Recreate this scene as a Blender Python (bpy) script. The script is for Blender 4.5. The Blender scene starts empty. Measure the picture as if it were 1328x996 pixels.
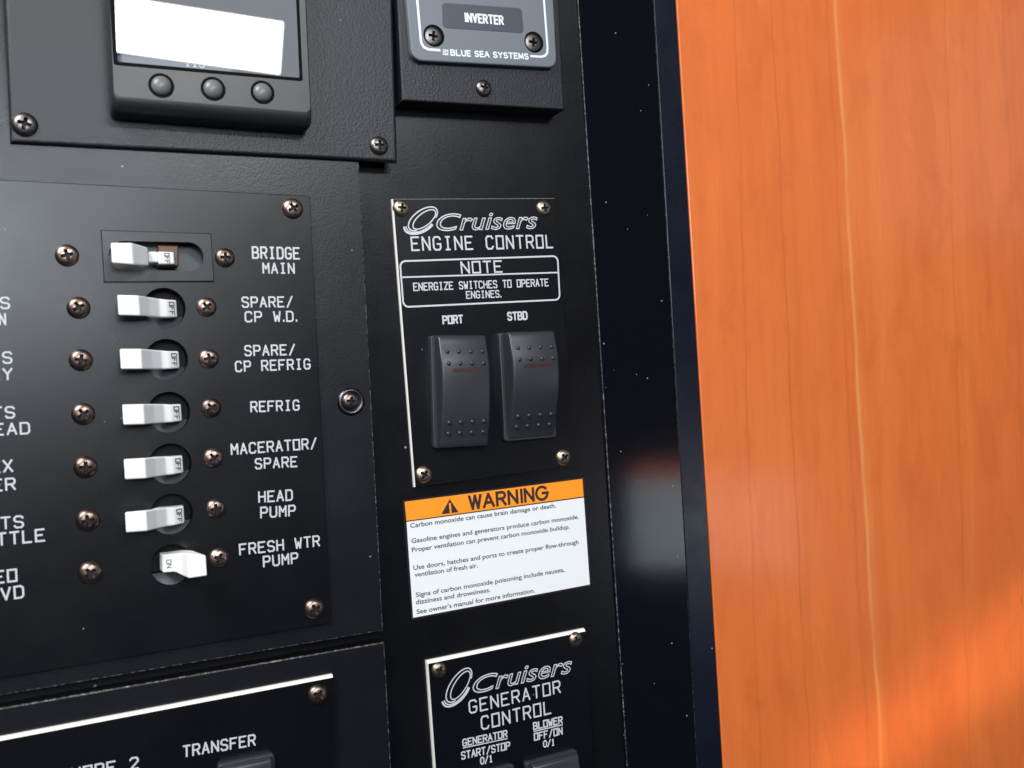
import bpy, bmesh, math, random
from mathutils import Vector, Matrix
random.seed(7)
S = bpy.context.scene
COL = S.collection

# ------------------------------------------------------------------ camera
# Panel frame in millimetres: u to the right, v up, w out of the panel towards the room.
# World axes: X = u, Z = v, Y = -w.  The origin is the foot of the camera's perpendicular on the panel.
FPX, D = 1250.0, 360.0                       # focal length in photo pixels, distance of the lens to the panel
YAW, PITCH, ROLL = math.radians(25.098), math.radians(0.340), math.radians(3.381)
def _rot(a, b, g):
    Ry = Matrix(((math.cos(a), 0, math.sin(a)), (0, 1, 0), (-math.sin(a), 0, math.cos(a))))
    Rx = Matrix(((1, 0, 0), (0, math.cos(b), -math.sin(b)), (0, math.sin(b), math.cos(b))))
    Rz = Matrix(((math.cos(g), -math.sin(g), 0), (math.sin(g), math.cos(g), 0), (0, 0, 1)))
    return Rz @ Rx @ Ry
R = _rot(YAW, PITCH, ROLL)
RT = R.transposed()
def W(u, v, w):                              # panel millimetres -> world metres
    return Vector((u, -w, v)) * 0.001
def P(x, y, w=0.0):                          # a measured picture point -> (u, v) on the plane at height w
    d = RT @ Vector(((x - 664.0) / FPX, -(y - 498.0) / FPX, -1.0))
    t = (w - D) / d.z
    return Vector((d.x * t, d.y * t))

cam = bpy.data.cameras.new('camera')
cam.sensor_width = 36.0
cam.lens = 36.0 * FPX / 1328.0
cam.clip_start, cam.clip_end = 0.005, 50.0
co = bpy.data.objects.new('camera', cam)
COL.objects.link(co)
M = Matrix.Identity(4)
for k in range(3):
    ax = R[k]
    M[0][k], M[1][k], M[2][k] = ax[0], -ax[2], ax[1]
M.translation = W(0, 0, D)
co.matrix_world = M
S.camera = co
cam.dof.use_dof = True
_f = P(620, 420)
cam.dof.focus_distance = (W(_f.x, _f.y, 0) - W(0, 0, D)).dot(-Vector((M[0][2], M[1][2], M[2][2])))
cam.dof.aperture_fstop = 15.0

# ------------------------------------------------------------------ light
S.view_settings.view_transform = 'Standard'
S.view_settings.look = 'None'
S.view_settings.gamma = 1.0
S.view_settings.exposure = 0.0
wd = bpy.data.worlds.new('World')
S.world = wd
wd.use_nodes = True
wd.node_tree.nodes['Background'].inputs[0].default_value = (0.55, 0.70, 1.0, 1)
wd.node_tree.nodes['Background'].inputs[1].default_value = 0.04

BEAM = 0.014
def area(name, c, target, sx, sy, radiance, color, roll=0.0):
    l = bpy.data.lights.new(name, 'AREA')
    l.shape = 'RECTANGLE'
    l.size, l.size_y = sx * 0.001, sy * 0.001
    l.energy = radiance * math.pi * l.size * l.size_y
    l.color = color
    o = bpy.data.objects.new(name, l)
    COL.objects.link(o)
    z = (W(*c) - W(*target)).normalized()
    x = Vector((0, 0, 1)).cross(z).normalized()
    y = z.cross(x)
    m = Matrix((x, y, z)).transposed() @ Matrix.Rotation(roll, 3, 'Z')
    m4 = m.to_4x4()
    m4.translation = W(*c)
    o.matrix_world = m4
    return o
area('cabin_window', (268, 656, 1500), (75, 105, 0), 288, 92, 60, (0.97, 0.99, 1.0), math.radians(-5.5))
area('blue_band_lamp', (222, 603, 1502), (75, 105, 0), 196, 16, 3.5, (0.70, 0.85, 1.0), math.radians(-1))  # added lamp, only for the bluish band under the window's reflection
area('cabin_ceiling', (480, 800, 1560), (80, 110, 0), 720, 430, 4.6, (0.88, 0.95, 1.0))
area('deck_glow', (-190, 290, 1500), (40, 70, 0), 600, 300, 14.0, (0.86, 0.93, 1.0))
area('companionway_light', (-620, 880, 700), (120, 0, 0), 560, 560, 24.0, (1.0, 0.985, 0.96))
area('trim_reflection_lamp', (925, -246, 900), (250, -65, 0), 255, 140, 3.0, (0.82, 0.92, 1.0))  # unseen lamp added for the grey patch reflected in the trim
area('red_reflection_lamp', (850, -160, 902), (230, -60, 0), 110, 26, 2.6, (1.0, 0.22, 0.07))  # added lamp that gives the patch its red upper edge
area('wood_sheen_lamp', (1630, 430, 900), (465, 122, 0), 520, 420, 0.9, (1.0, 0.96, 0.95))  # unseen lamp added for the pinkish reflection high on the wood
# a low sunbeam through a narrow gap, lying slantwise across the wood
_a, _b = P(1330, 822), P(1110, 985)
_m = (_a + _b) / 2
_d = (_a - _b).normalized()
beam = area('sunbeam', (_m.x, _m.y, 800), (_m.x, _m.y, 0), (_a - _b).length + 60, 34, 1.0, (1.0, 0.74, 0.46))
beam.matrix_world = Matrix.Translation(beam.location) @ Matrix(((_d.x, 0, -_d.y, 0), (0, -1, 0, 0), (_d.y, 0, _d.x, 0), (0, 0, 0, 1))) @ Matrix(((1, 0, 0, 0), (0, 0, 1, 0), (0, 1, 0, 0), (0, 0, 0, 1)))
beam.data.spread = math.radians(5)
beam.data.energy = BEAM

# ------------------------------------------------------------------ materials
def mat(name, base, rough=0.4, metal=0.0, spec=0.5, coat=0.0, coat_rough=0.1, bump=None, dust=0.0, mottle=0.0, rvar=0.0, vary=0.0):
    m = bpy.data.materials.new(name)
    m.use_nodes = True
    nt = m.node_tree
    b = nt.nodes['Principled BSDF']
    b.inputs['Base Color'].default_value = (*base, 1)
    b.inputs['Roughness'].default_value = rough
    b.inputs['Metallic'].default_value = metal
    b.inputs['Specular IOR Level'].default_value = spec
    b.inputs['Coat Weight'].default_value = coat
    b.inputs['Coat Roughness'].default_value = coat_rough
    tc = nt.nodes.new('ShaderNodeTexCoord')
    col = None
    if mottle:
        n = nt.nodes.new('ShaderNodeTexNoise')
        n.inputs['Scale'].default_value = 60 if not vary else 420
        n.inputs['Detail'].default_value = 6
        nt.links.new(tc.outputs['Object'], n.inputs['Vector'])
        r = nt.nodes.new('ShaderNodeMix')
        r.data_type = 'RGBA'
        r.inputs['A'].default_value = tuple(c * (1 - mottle) for c in base) + (1,)
        r.inputs['B'].default_value = tuple(min(1, c * (1 + mottle)) for c in base) + (1,)
        nt.links.new(n.outputs['Fac'], r.inputs['Factor'])
        col = r.outputs['Result']
    if rvar:
        n = nt.nodes.new('ShaderNodeTexNoise')
        n.inputs['Scale'].default_value = 35
        n.inputs['Detail'].default_value = 8
        n.inputs['Roughness'].default_value = 0.65
        nt.links.new(tc.outputs['Object'], n.inputs['Vector'])
        r = nt.nodes.new('ShaderNodeMapRange')
        r.inputs['From Min'].default_value, r.inputs['From Max'].default_value = 0.3, 0.7
        r.inputs['To Min'].default_value, r.inputs['To Max'].default_value = rough - rvar, rough + rvar
        nt.links.new(n.outputs['Fac'], r.inputs['Value'])
        nt.links.new(r.outputs['Result'], b.inputs['Roughness'])
    if dust:
        v = nt.nodes.new('ShaderNodeTexVoronoi')
        v.inputs['Scale'].default_value = 190
        nt.links.new(tc.outputs['Object'], v.inputs['Vector'])
        sep = nt.nodes.new('ShaderNodeSeparateColor')
        nt.links.new(v.outputs['Color'], sep.inputs['Color'])
        thr = nt.nodes.new('ShaderNodeMath'); thr.operation = 'GREATER_THAN'
        thr.inputs[1].default_value = 1.0 - dust
        nt.links.new(sep.outputs['Red'], thr.inputs[0])
        rad = nt.nodes.new('ShaderNodeMath'); rad.operation = 'MULTIPLY'
        rad.inputs[1].default_value = 0.085
        nt.links.new(sep.outputs['Green'], rad.inputs[0])
        lt = nt.nodes.new('ShaderNodeMath'); lt.operation = 'LESS_THAN'
        nt.links.new(v.outputs['Distance'], lt.inputs[0])
        nt.links.new(rad.outputs[0], lt.inputs[1])
        mu = nt.nodes.new('ShaderNodeMath'); mu.operation = 'MULTIPLY'
        nt.links.new(thr.outputs[0], mu.inputs[0]); nt.links.new(lt.outputs[0], mu.inputs[1])
        sc = nt.nodes.new('ShaderNodeMath'); sc.operation = 'MULTIPLY'; sc.inputs[1].default_value = 0.75
        nt.links.new(mu.outputs[0], sc.inputs[0])
        r = nt.nodes.new('ShaderNodeMix'); r.data_type = 'RGBA'
        r.inputs['A'].default_value = (*base, 1)
        if col: nt.links.new(col, r.inputs['A'])
        r.inputs['B'].default_value = (0.35, 0.35, 0.36, 1)
        nt.links.new(sc.outputs[0], r.inputs['Factor'])
        col = r.outputs['Result']
    if vary:
        oi = nt.nodes.new('ShaderNodeObjectInfo')
        r = nt.nodes.new('ShaderNodeMix'); r.data_type = 'RGBA'; r.blend_type = 'MULTIPLY'
        r.inputs['Factor'].default_value = 1.0
        k = nt.nodes.new('ShaderNodeMapRange')
        k.inputs['To Min'].default_value, k.inputs['To Max'].default_value = 1.0 - vary, 1.0 + vary * .4
        nt.links.new(oi.outputs['Random'], k.inputs['Value'])
        if col: nt.links.new(col, r.inputs['A'])
        else: r.inputs['A'].default_value = (*base, 1)
        nt.links.new(k.outputs['Result'], r.inputs['B'])
        col = r.outputs['Result']
    if col: nt.links.new(col, b.inputs['Base Color'])
    if bump:
        scale, strength, dist = bump
        n = nt.nodes.new('ShaderNodeTexNoise')
        n.inputs['Scale'].default_value = scale
        n.inputs['Detail'].default_value = 3
        nt.links.new(tc.outputs['Object'], n.inputs['Vector'])
        bp = nt.nodes.new('ShaderNodeBump')
        bp.inputs['Strength'].default_value = strength
        bp.inputs['Distance'].default_value = dist
        nt.links.new(n.outputs['Fac'], bp.inputs['Height'])
        nt.links.new(bp.outputs['Normal'], b.inputs['Normal'])
    return m

def worn_material():
    m = mat('worn_black_corner', (0.006, 0.006, 0.008), 0.5)
    nt = m.node_tree; b = nt.nodes['Principled BSDF']
    tc = nt.nodes.new('ShaderNodeTexCoord'); n = nt.nodes.new('ShaderNodeTexNoise')
    n.inputs['Scale'].default_value = 650; n.inputs['Detail'].default_value = 5; n.inputs['Roughness'].default_value = 0.7
    nt.links.new(tc.outputs['Object'], n.inputs['Vector'])
    r = nt.nodes.new('ShaderNodeValToRGB')
    r.color_ramp.elements[0].position, r.color_ramp.elements[0].color = 0.47, (0.010, 0.010, 0.012, 1)
    r.color_ramp.elements[1].position, r.color_ramp.elements[1].color = 0.66, (0.20, 0.20, 0.21, 1)
    nt.links.new(n.outputs['Fac'], r.inputs['Fac']); nt.links.new(r.outputs['Color'], b.inputs['Base Color'])
    return m
MT = {
    'wall':    mat('black_laminate', (0.0022, 0.0022, 0.0034), 0.28, bump=(900, 0.10, 0.0003), dust=0.07, rvar=0.03),
    'trim':    mat('glossy_black_trim', (0.003, 0.0035, 0.006), 0.10, bump=(500, 0.02, 0.0002), dust=0.20, rvar=0.01),
    'edge':    mat('blue_black_edging', (0.004, 0.006, 0.014), 0.28, dust=0.03, rvar=0.05),
    'vinyl':   mat('grained_black_vinyl', (0.007, 0.008, 0.012), 0.42, bump=(1100, 0.22, 0.0006), dust=0.05),
    'board':   mat('black_board', (0.004, 0.0045, 0.007), 0.33, bump=(1300, 0.10, 0.0004), dust=0.06, rvar=0.03),
    'plate':   mat('engraved_black_plastic', (0.002, 0.002, 0.0036), 0.29, bump=(300, 0.04, 0.0003), dust=0.06, rvar=0.025),
    'worn':    worn_material(),
    'gap_shade':     mat('shade_black_edge', (0.0015, 0.0015, 0.002), 0.6, spec=0.1, dust=0.1),  # shade of the gap between the boards, put into the edge colour
    'core':    mat('white_plastic_core', (0.78, 0.77, 0.74), 0.5),
    'ink':     mat('white_engraving', (0.56, 0.57, 0.59), 0.6),
    'lever':   mat('white_lever_plastic', (0.87, 0.87, 0.86), 0.32, mottle=0.03),
    'mark':    mat('black_marking', (0.02, 0.02, 0.025), 0.5),
    'body':    mat('grey_breaker_body', (0.085, 0.095, 0.105), 0.28, mottle=0.4),
    'red_shade':  mat('brown_shadow_tone', (0.10, 0.040, 0.022), 0.4, mottle=0.4),  # reddish shadow beside the main lever, painted as a colour
    'tube':    mat('black_hole_lining', (0.004, 0.004, 0.005), 0.5, spec=0.3),
    'bezel':   mat('black_breaker_bezel', (0.013, 0.013, 0.014), 0.34, bump=(400, 0.06, 0.0003), rvar=0.08),
    'screw':   mat('bronze_screw', (0.40, 0.285, 0.24), 0.32, 1.0, vary=0.5, mottle=0.5, bump=(900, 0.1, 0.0003)),
    'screwd':  mat('blackened_screw', (0.17, 0.155, 0.15), 0.34, 1.0, mottle=0.4, bump=(900, 0.1, 0.0003)),
    'screwb':  mat('brass_screw', (0.46, 0.37, 0.28), 0.35, 1.0, vary=0.3, mottle=0.5, bump=(900, 0.1, 0.0003)),
    'recess':  mat('screw_recess', (0.02, 0.014, 0.012), 0.6, 0.3),
    'steel':   mat('dark_washer', (0.10, 0.11, 0.12), 0.3, 1.0),
    'casing':  mat('grey_black_casing', (0.024, 0.025, 0.028), 0.36, bump=(1600, 0.06, 0.0003), rvar=0.03),
    'gasket':  mat('black_gasket', (0.002, 0.002, 0.003), 0.6, spec=0.08),
    'glass':   mat('screen_glass', (0.004, 0.004, 0.012), 0.008, coat=0.3, coat_rough=0.012),
    'lcd':     mat('lcd_digits', (0.5, 0.52, 0.56), 0.5),
    'dome':    mat('rubber_button', (0.14, 0.142, 0.148), 0.34),
    'grey':    mat('blue_grey_faceplate', (0.135, 0.152, 0.178), 0.38, bump=(1500, 0.05, 0.0003)),
    'strip':   mat('dark_grey_strip', (0.045, 0.055, 0.068), 0.4),
    'pale':    mat('pale_print', (0.72, 0.78, 0.84), 0.5),
    'rocker':  mat('black_rocker_plastic', (0.026, 0.029, 0.034), 0.36, bump=(2500, 0.10, 0.0002), mottle=0.1),
    'red':     mat('unlit_red_lens', (0.030, 0.006, 0.008), 0.45),
    'orange':  mat('orange_print', (0.95, 0.30, 0.012), 0.42, mottle=0.02),
    'paper':   mat('white_vinyl_label', (0.80, 0.81, 0.82), 0.40, mottle=0.02),
    'border':  mat('black_label_edge', (0.010, 0.006, 0.008), 0.4),
    'print':   mat('dark_print', (0.025, 0.012, 0.016), 0.5),
    'fine':    mat('fine_print', (0.03, 0.03, 0.04), 0.5),
}

def wood_material():
    m = bpy.data.materials.new('varnished_cherry')
    m.use_nodes = True
    nt = m.node_tree
    N, L = nt.nodes.new, nt.links.new
    b = nt.nodes['Principled BSDF']
    tc = N('ShaderNodeTexCoord')
    def mapping(sx, sz, rot=0.0):
        mp = N('ShaderNodeMapping')
        mp.inputs['Scale'].default_value = (sx, 1, sz)
        mp.inputs['Rotation'].default_value = (0, rot, 0)
        L(tc.outputs['Object'], mp.inputs['Vector'])
        return mp
    def noise(mp, detail, rough=0.5, dist=0.0):
        n = N('ShaderNodeTexNoise')
        n.inputs['Scale'].default_value = 1.0
        n.inputs['Detail'].default_value = detail
        n.inputs['Roughness'].default_value = rough
        n.inputs['Distortion'].default_value = dist
        L(mp.outputs['Vector'], n.inputs['Vector'])
        return n.outputs['Fac']
    def mr(x, a, c, lo=0.0, hi=1.0):
        r = N('ShaderNodeMapRange')
        r.inputs['From Min'].default_value, r.inputs['From Max'].default_value = a, c
        r.inputs['To Min'].default_value, r.inputs['To Max'].default_value = lo, hi
        L(x, r.inputs['Value'])
        return r.outputs['Result']
    def mix(f, a, c):
        r = N('ShaderNodeMix'); r.data_type = 'RGBA'
        L(f, r.inputs['Factor'])
        for k, q in (('A', a), ('B', c)):
            if isinstance(q, tuple): r.inputs[k].default_value = (*q, 1)
            else: L(q, r.inputs[k])
        return r.outputs['Result']
    def mth(op, a, c):
        r = N('ShaderNodeMath'); r.operation = op
        for k, q in ((0, a), (1, c)):
            if isinstance(q, (int, float)): r.inputs[k].default_value = q
            else: L(q, r.inputs[k])
        return r.outputs[0]
    broad = noise(mapping(34, 7), 4, 0.55, 0.6)
    c = mix(mr(broad, 0.30, 0.70), (0.69, 0.148, 0.028), (0.77, 0.184, 0.040))
    bands = noise(mapping(150, 2.2), 3, 0.5)
    c = mix(mr(bands, 0.42, 0.78, 0, 0.40), c, (0.60, 0.130, 0.021))
    fine = noise(mapping(2600, 40), 5, 0.7)
    c = mix(mr(fine, 0.42, 0.72, 0, 0.34), c, (0.47, 0.094, 0.015))
    flame = noise(mapping(55, 22), 5, 0.6, 1.2)
    c = mix(mr(flame, 0.48, 0.75, 0, 0.5), c, (0.54, 0.104, 0.016))
    # a few long dark growth lines and one pale sap line that wander slightly up the board
    sx = N('ShaderNodeSeparateXYZ'); L(tc.outputs['Object'], sx.inputs[0])
    wob = mth('MULTIPLY', mth('SUBTRACT', noise(mapping(0.01, 14), 2), 0.5), 0.0055)
    u = mth('ADD', sx.outputs['X'], wob)
    vfade = noise(mapping(0.01, 18), 2)
    for off, width, f, colr in WOOD_LINES:
        d = mth('ABSOLUTE', mth('SUBTRACT', mth('ADD', u, mth('MULTIPLY', sx.outputs['Z'], off[1])), off[0]), 0)
        k = mth('MULTIPLY', mr(d, 0.0, width, 1.0, 0.0), mth('MULTIPLY', mr(vfade, 0.3, 0.7, 0.25, 1.0), mth('MULTIPLY', mr(fine, 0.3, 0.7, 1.0, 0.5), f)))
        c = mix(k, c, colr)
    fleck = N('ShaderNodeTexVoronoi'); fleck.inputs['Scale'].default_value = 1.0
    L(mapping(170, 34).outputs['Vector'], fleck.inputs['Vector'])
    sp = N('ShaderNodeSeparateColor'); L(fleck.outputs['Color'], sp.inputs['Color'])
    k = mth('MULTIPLY', mth('GREATER_THAN', sp.outputs['Red'], 0.975), mr(fleck.outputs['Distance'], 0.05, 0.13, 0.55, 0.0))
    c = mix(k, c, (0.22, 0.04, 0.012))
    L(c, b.inputs['Base Color'])
    b.inputs['Roughness'].default_value = 0.42
    b.inputs['Coat Weight'].default_value = 0.4
    b.inputs['Coat Roughness'].default_value = 0.13
    bp = N('ShaderNodeBump'); bp.inputs['Strength'].default_value = 0.05; bp.inputs['Distance'].default_value = 0.0003
    L(fine, bp.inputs['Height']); L(bp.outputs['Normal'], b.inputs['Normal'])
    return m

# ------------------------------------------------------------------ mesh helpers
class MB:
    def __init__(s): s.v, s.f, s.m = [], [], []
    def add(s, verts, faces, mi=0):
        o = len(s.v)
        s.v += [tuple(q) for q in verts]
        s.f += [tuple(i + o for i in f) for f in faces]
        s.m += [mi] * len(faces)
    def mesh(s, name, mats, origin=(0, 0, 0), smooth=False):
        me = bpy.data.meshes.new(name)
        o = W(*origin)
        me.from_pydata([W(*q) - o for q in s.v], [], s.f)
        for q in (mats if isinstance(mats, (list, tuple)) else [mats]): me.materials.append(q)
        for p, mi in zip(me.polygons, s.m):
            p.material_index = mi
            p.use_smooth = smooth
        me.update()
        return me

ORIG = {}
def link(name, me, parent=None, label=None, offset=(0, 0, 0), rot=0.0, scale=1.0):
    o = bpy.data.objects.new(name, me)
    COL.objects.link(o)
    if parent is not None: o.parent = parent
    o.location = W(*offset)
    if rot: o.rotation_euler = (0, rot, 0)
    if scale != 1.0: o.scale = (scale,) * 3
    if label: o['label'] = label
    return o
def thing(name, label, cat, origin, group=None):
    o = bpy.data.objects.new(name, None)
    COL.objects.link(o)
    o.empty_display_size = 0.01
    o.location = W(*origin)
    ORIG[o.name] = tuple(origin)
    o['label'], o['category'] = label, cat
    if group: o['group'] = group
    return o
def org(p): return ORIG.get(p.name, (0, 0, 0))
def part(name, mb, mats, parent, origin=None, label=None, smooth=False):
    """One mesh object under its parent; the mesh is given in panel millimetres."""
    po = org(parent)
    o_ = origin or po
    o = link(name, mb.mesh(name, mats, o_, smooth), parent, label, tuple(a - b for a, b in zip(o_, po)))
    ORIG[o.name] = tuple(o_)
    return o

def V2(p): return Vector((p[0], p[1]))
def ccw(pts):
    a = sum(pts[i][0] * pts[(i + 1) % len(pts)][1] - pts[(i + 1) % len(pts)][0] * pts[i][1] for i in range(len(pts)))
    return [V2(p) for p in (pts if a > 0 else pts[::-1])]
def inset(pts, d):
    n = len(pts)
    ds = d if isinstance(d, (list, tuple)) else [d] * n
    out = []
    for i in range(n):
        p0, p1, p2 = pts[i - 1], pts[i], pts[(i + 1) % n]
        e0, e1 = (p1 - p0).normalized(), (p2 - p1).normalized()
        n0, n1 = Vector((-e0.y, e0.x)), Vector((-e1.y, e1.x))
        a, b = ds[i - 1], ds[i]
        cr = e0.x * e1.y - e0.y * e1.x
        if abs(cr) < 1e-4: out.append(p1 + n0 * a); continue
        q0, q1 = p1 + n0 * a, p1 + n1 * b
        t = ((q1.x - q0.x) * e1.y - (q1.y - q0.y) * e1.x) / cr
        out.append(q0 + e0 * t)
    return out
def rounded(pts, r, seg=6):
    pts = ccw(pts); n = len(pts); out = []
    for i in range(n):
        p0, p1, p2 = pts[i - 1], pts[i], pts[(i + 1) % n]
        a, b = (p0 - p1).normalized(), (p2 - p1).normalized()
        half = math.acos(max(-1, min(1, a.dot(b)))) / 2
        bis = (a + b).normalized()
        c = p1 + bis * (r / math.sin(half))
        s, e = p1 + a * (r / math.tan(half)) - c, p1 + b * (r / math.tan(half)) - c
        a0, a1 = math.atan2(s.y, s.x), math.atan2(e.y, e.x)
        while a1 < a0: a1 += 2 * math.pi
        for k in range(seg + 1):
            t = a0 + (a1 - a0) * k / seg
            out.append(c + Vector((math.cos(t), math.sin(t))) * r)
    return out
def rings(mb, levels, cap=0, side=0, bottom=True):
    """levels: list of (polygon, w); walls between them, caps at both ends."""
    n = len(levels[0][0])
    verts = [(p.x, p.y, w) for poly, w in levels for p in poly]
    faces = []
    for k in range(len(levels) - 1):
        for i in range(n):
            j = (i + 1) % n
            faces.append((k * n + i, k * n + j, (k + 1) * n + j, (k + 1) * n + i))
    mb.add(verts, faces, side)
    top = levels[-1]
    mb.add([(p.x, p.y, top[1]) for p in top[0]], [tuple(range(n))], cap)
    if bottom:
        bt = levels[0]
        mb.add([(p.x, p.y, bt[1]) for p in bt[0]], [tuple(range(n))[::-1]], side)
def slab(pts, w0, w1, bev=0.3, seg=2, r=0, cap=0, side=0, arris=None):
    mb = MB()
    poly = rounded(pts, r) if r else ccw(pts)
    lv = [(poly, w0)]
    for k in range(seg + 1):
        a = math.pi / 2 * k / seg
        lv.append((inset(poly, bev * (1 - math.cos(a))), w1 - bev + bev * math.sin(a)))
    rings(mb, lv, cap, side)
    if arris is not None:                                         # worn front corner as its own material
        n = len(poly)
        for k in range(n, n * (seg + 1)): mb.m[k] = arris
    return mb
def quad(px, w): return [P(x, y, w) for x, y in px]
def circle(c, r, n=40): return [V2(c) + Vector((math.cos(2 * math.pi * k / n), math.sin(2 * math.pi * k / n))) * r for k in range(n)]

def boolean(me, cutters, op='DIFFERENCE'):
    """me minus the cutter meshes, evaluated without operators."""
    o = bpy.data.objects.new('work', me); COL.objects.link(o)
    tmp = []
    for c in cutters:
        k = bpy.data.objects.new('cut', c); COL.objects.link(k); tmp.append(k)
        md = o.modifiers.new('b', 'BOOLEAN'); md.operation = op; md.object = k; md.solver = 'EXACT'
    bpy.context.view_layer.update()
    dg = bpy.context.evaluated_depsgraph_get()
    out = bpy.data.meshes.new_from_object(o.evaluated_get(dg))
    for k in tmp + [o]: bpy.data.objects.remove(k)
    return out
def prism_mesh(poly, w0, w1, mats, origin):
    mb = MB(); poly = ccw(poly)
    rings(mb, [(poly, w0), (poly, w1)])
    return mb.mesh('cut', mats, origin)

# ------------------------------------------------------------------ lettering
def arc(cx, cy, rx, ry, a0, a1, n=14):
    return [(cx + rx * math.cos(math.radians(a0 + (a1 - a0) * k / n)), cy + ry * math.sin(math.radians(a0 + (a1 - a0) * k / n))) for k in range(n + 1)]
F = {   # single stroke engraving alphabet, 4 wide and 6 high
 'A': [[(0, 0), (2, 6), (4, 0)], [(.75, 2), (3.25, 2)]],
 'B': [[(0, 0), (0, 6), (2.8, 6), (3.7, 5.3), (3.7, 3.8), (2.9, 3)], [(0, 3), (2.9, 3), (4, 2.2), (4, .8), (3, 0), (0, 0)]],
 'C': [[(4, 4.9), (3.2, 6), (.9, 6), (0, 5), (0, 1), (.9, 0), (3.2, 0), (4, 1.1)]],
 'D': [[(0, 0), (0, 6), (3, 6), (4, 5), (4, 1), (3, 0), (0, 0)]],
 'E': [[(4, 6), (0, 6), (0, 0), (4, 0)], [(0, 3.1), (3, 3.1)]],
 'F': [[(4, 6), (0, 6), (0, 0)], [(0, 3.1), (3, 3.1)]],
 'G': [[(4, 4.9), (3.2, 6), (.9, 6), (0, 5), (0, 1), (.9, 0), (3.2, 0), (4, .9), (4, 2.7), (2.2, 2.7)]],
 'H': [[(0, 0), (0, 6)], [(4, 0), (4, 6)], [(0, 3.1), (4, 3.1)]],
 'I': [[(2, 0), (2, 6)], [(.9, 6), (3.1, 6)], [(.9, 0), (3.1, 0)]],
 'J': [[(3.5, 6), (3.5, 1), (2.6, 0), (1, 0), (.2, 1)]],
 'K': [[(0, 0), (0, 6)], [(4, 6), (0, 2.4)], [(1.3, 3.5), (4, 0)]],
 'L': [[(0, 6), (0, 0), (3.8, 0)]],
 'M': [[(0, 0), (0, 6), (2, 2.6), (4, 6), (4, 0)]],
 'N': [[(0, 0), (0, 6), (4, 0), (4, 6)]],
 'O': [[(0, 0), (0, 6), (4, 6), (4, 0), (0, 0)]],
 'P': [[(0, 0), (0, 6), (3.2, 6), (4, 5.2), (4, 3.6), (3.2, 2.8)], [(3.2, 2.8), (0, 2.8)]],
 'R': [[(0, 0), (0, 6), (3.2, 6), (4, 5.2), (4, 3.7), (3.2, 2.9)], [(3.2, 2.9), (0, 2.9)], [(2.2, 2.9), (4, 0)]],
 'S': [[(4, 5), (3.2, 6), (.9, 6), (0, 5.1), (0, 4), (.8, 3.2), (3.2, 2.8), (4, 2), (4, .9), (3.2, 0), (.8, 0), (0, 1)]],
 'T': [[(0, 6), (4, 6)], [(2, 6), (2, 0)]],
 'U': [[(0, 6), (0, 1), (.9, 0), (3.1, 0), (4, 1), (4, 6)]],
 'V': [[(0, 6), (2, 0), (4, 6)]],
 'W': [[(0, 6), (.9, 0), (2, 3.6), (3.1, 0), (4, 6)]],
 'X': [[(0, 0), (4, 6)], [(0, 6), (4, 0)]],
 'Y': [[(0, 6), (2, 3), (4, 6)], [(2, 3), (2, 0)]],
 'Z': [[(0, 6), (4, 6), (0, 0), (4, 0)]],
 '/': [[(.3, -.3), (3.7, 6.3)]],
 '.': [[(.2, 0), (.2, .7)]],
 '0': [[(1.2, 0), (0, 1.3), (0, 4.7), (1.2, 6), (2.8, 6), (4, 4.7), (4, 1.3), (2.8, 0), (1.2, 0)]],
 '1': [[(1.1, 4.8), (2.1, 6), (2.1, 0)], [(1.1, 0), (3.1, 0)]],
 '2': [[(0, 5), (.8, 6), (3.2, 6), (4, 5.1), (4, 3.9), (0, 0), (4, 0)]],
 '5': [[(3.8, 6), (.4, 6), (.2, 3.4), (2.8, 3.6), (4, 2.6), (4, 1), (3, 0), (.9, 0), (0, .9)]],
}
ROUND = {   # geometric rounds for the printed headings
 'R': [[(0, 0), (0, 6), (2.2, 6)] + arc(2.2, 4.5, 1.6, 1.5, 90, -90), [(2.2, 3), (0, 3)], [(2.0, 3), (3.9, 0)]],
 'G': [arc(2.6, 3, 2.8, 3.1, 42, 360) + [(2.9, 3)]],
 'W': [[(0, 6), (1.35, 0), (2.6, 6), (3.85, 0), (5.2, 6)]],
 'M': [[(0, 0), (.3, 6), (2.3, .8), (4.3, 6), (4.6, 0)]],
 'A': [[(-.3, 0), (2, 6), (4.3, 0)], [(.75, 2), (3.25, 2)]],
 'I': [[(.5, 0), (.5, 6)]],
 'B': [[(0, 0), (0, 6), (2.2, 6)] + arc(2.2, 4.6, 1.4, 1.4, 90, -90), [(0, 3.15), (2.4, 3.15)] + arc(2.4, 1.58, 1.6, 1.58, 90, -90) + [(0, 0)]],
 'S': [arc(2, 4.5, 1.8, 1.55, 30, 250, 10) + arc(2, 1.5, 1.9, 1.55, 80, -150, 10)],
 'E': [[(3.4, 6), (0, 6), (0, 0), (3.4, 0)], [(0, 3.05), (3, 3.05)]],
}
ADV = {'.': 2.0, 'I': None}
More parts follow.
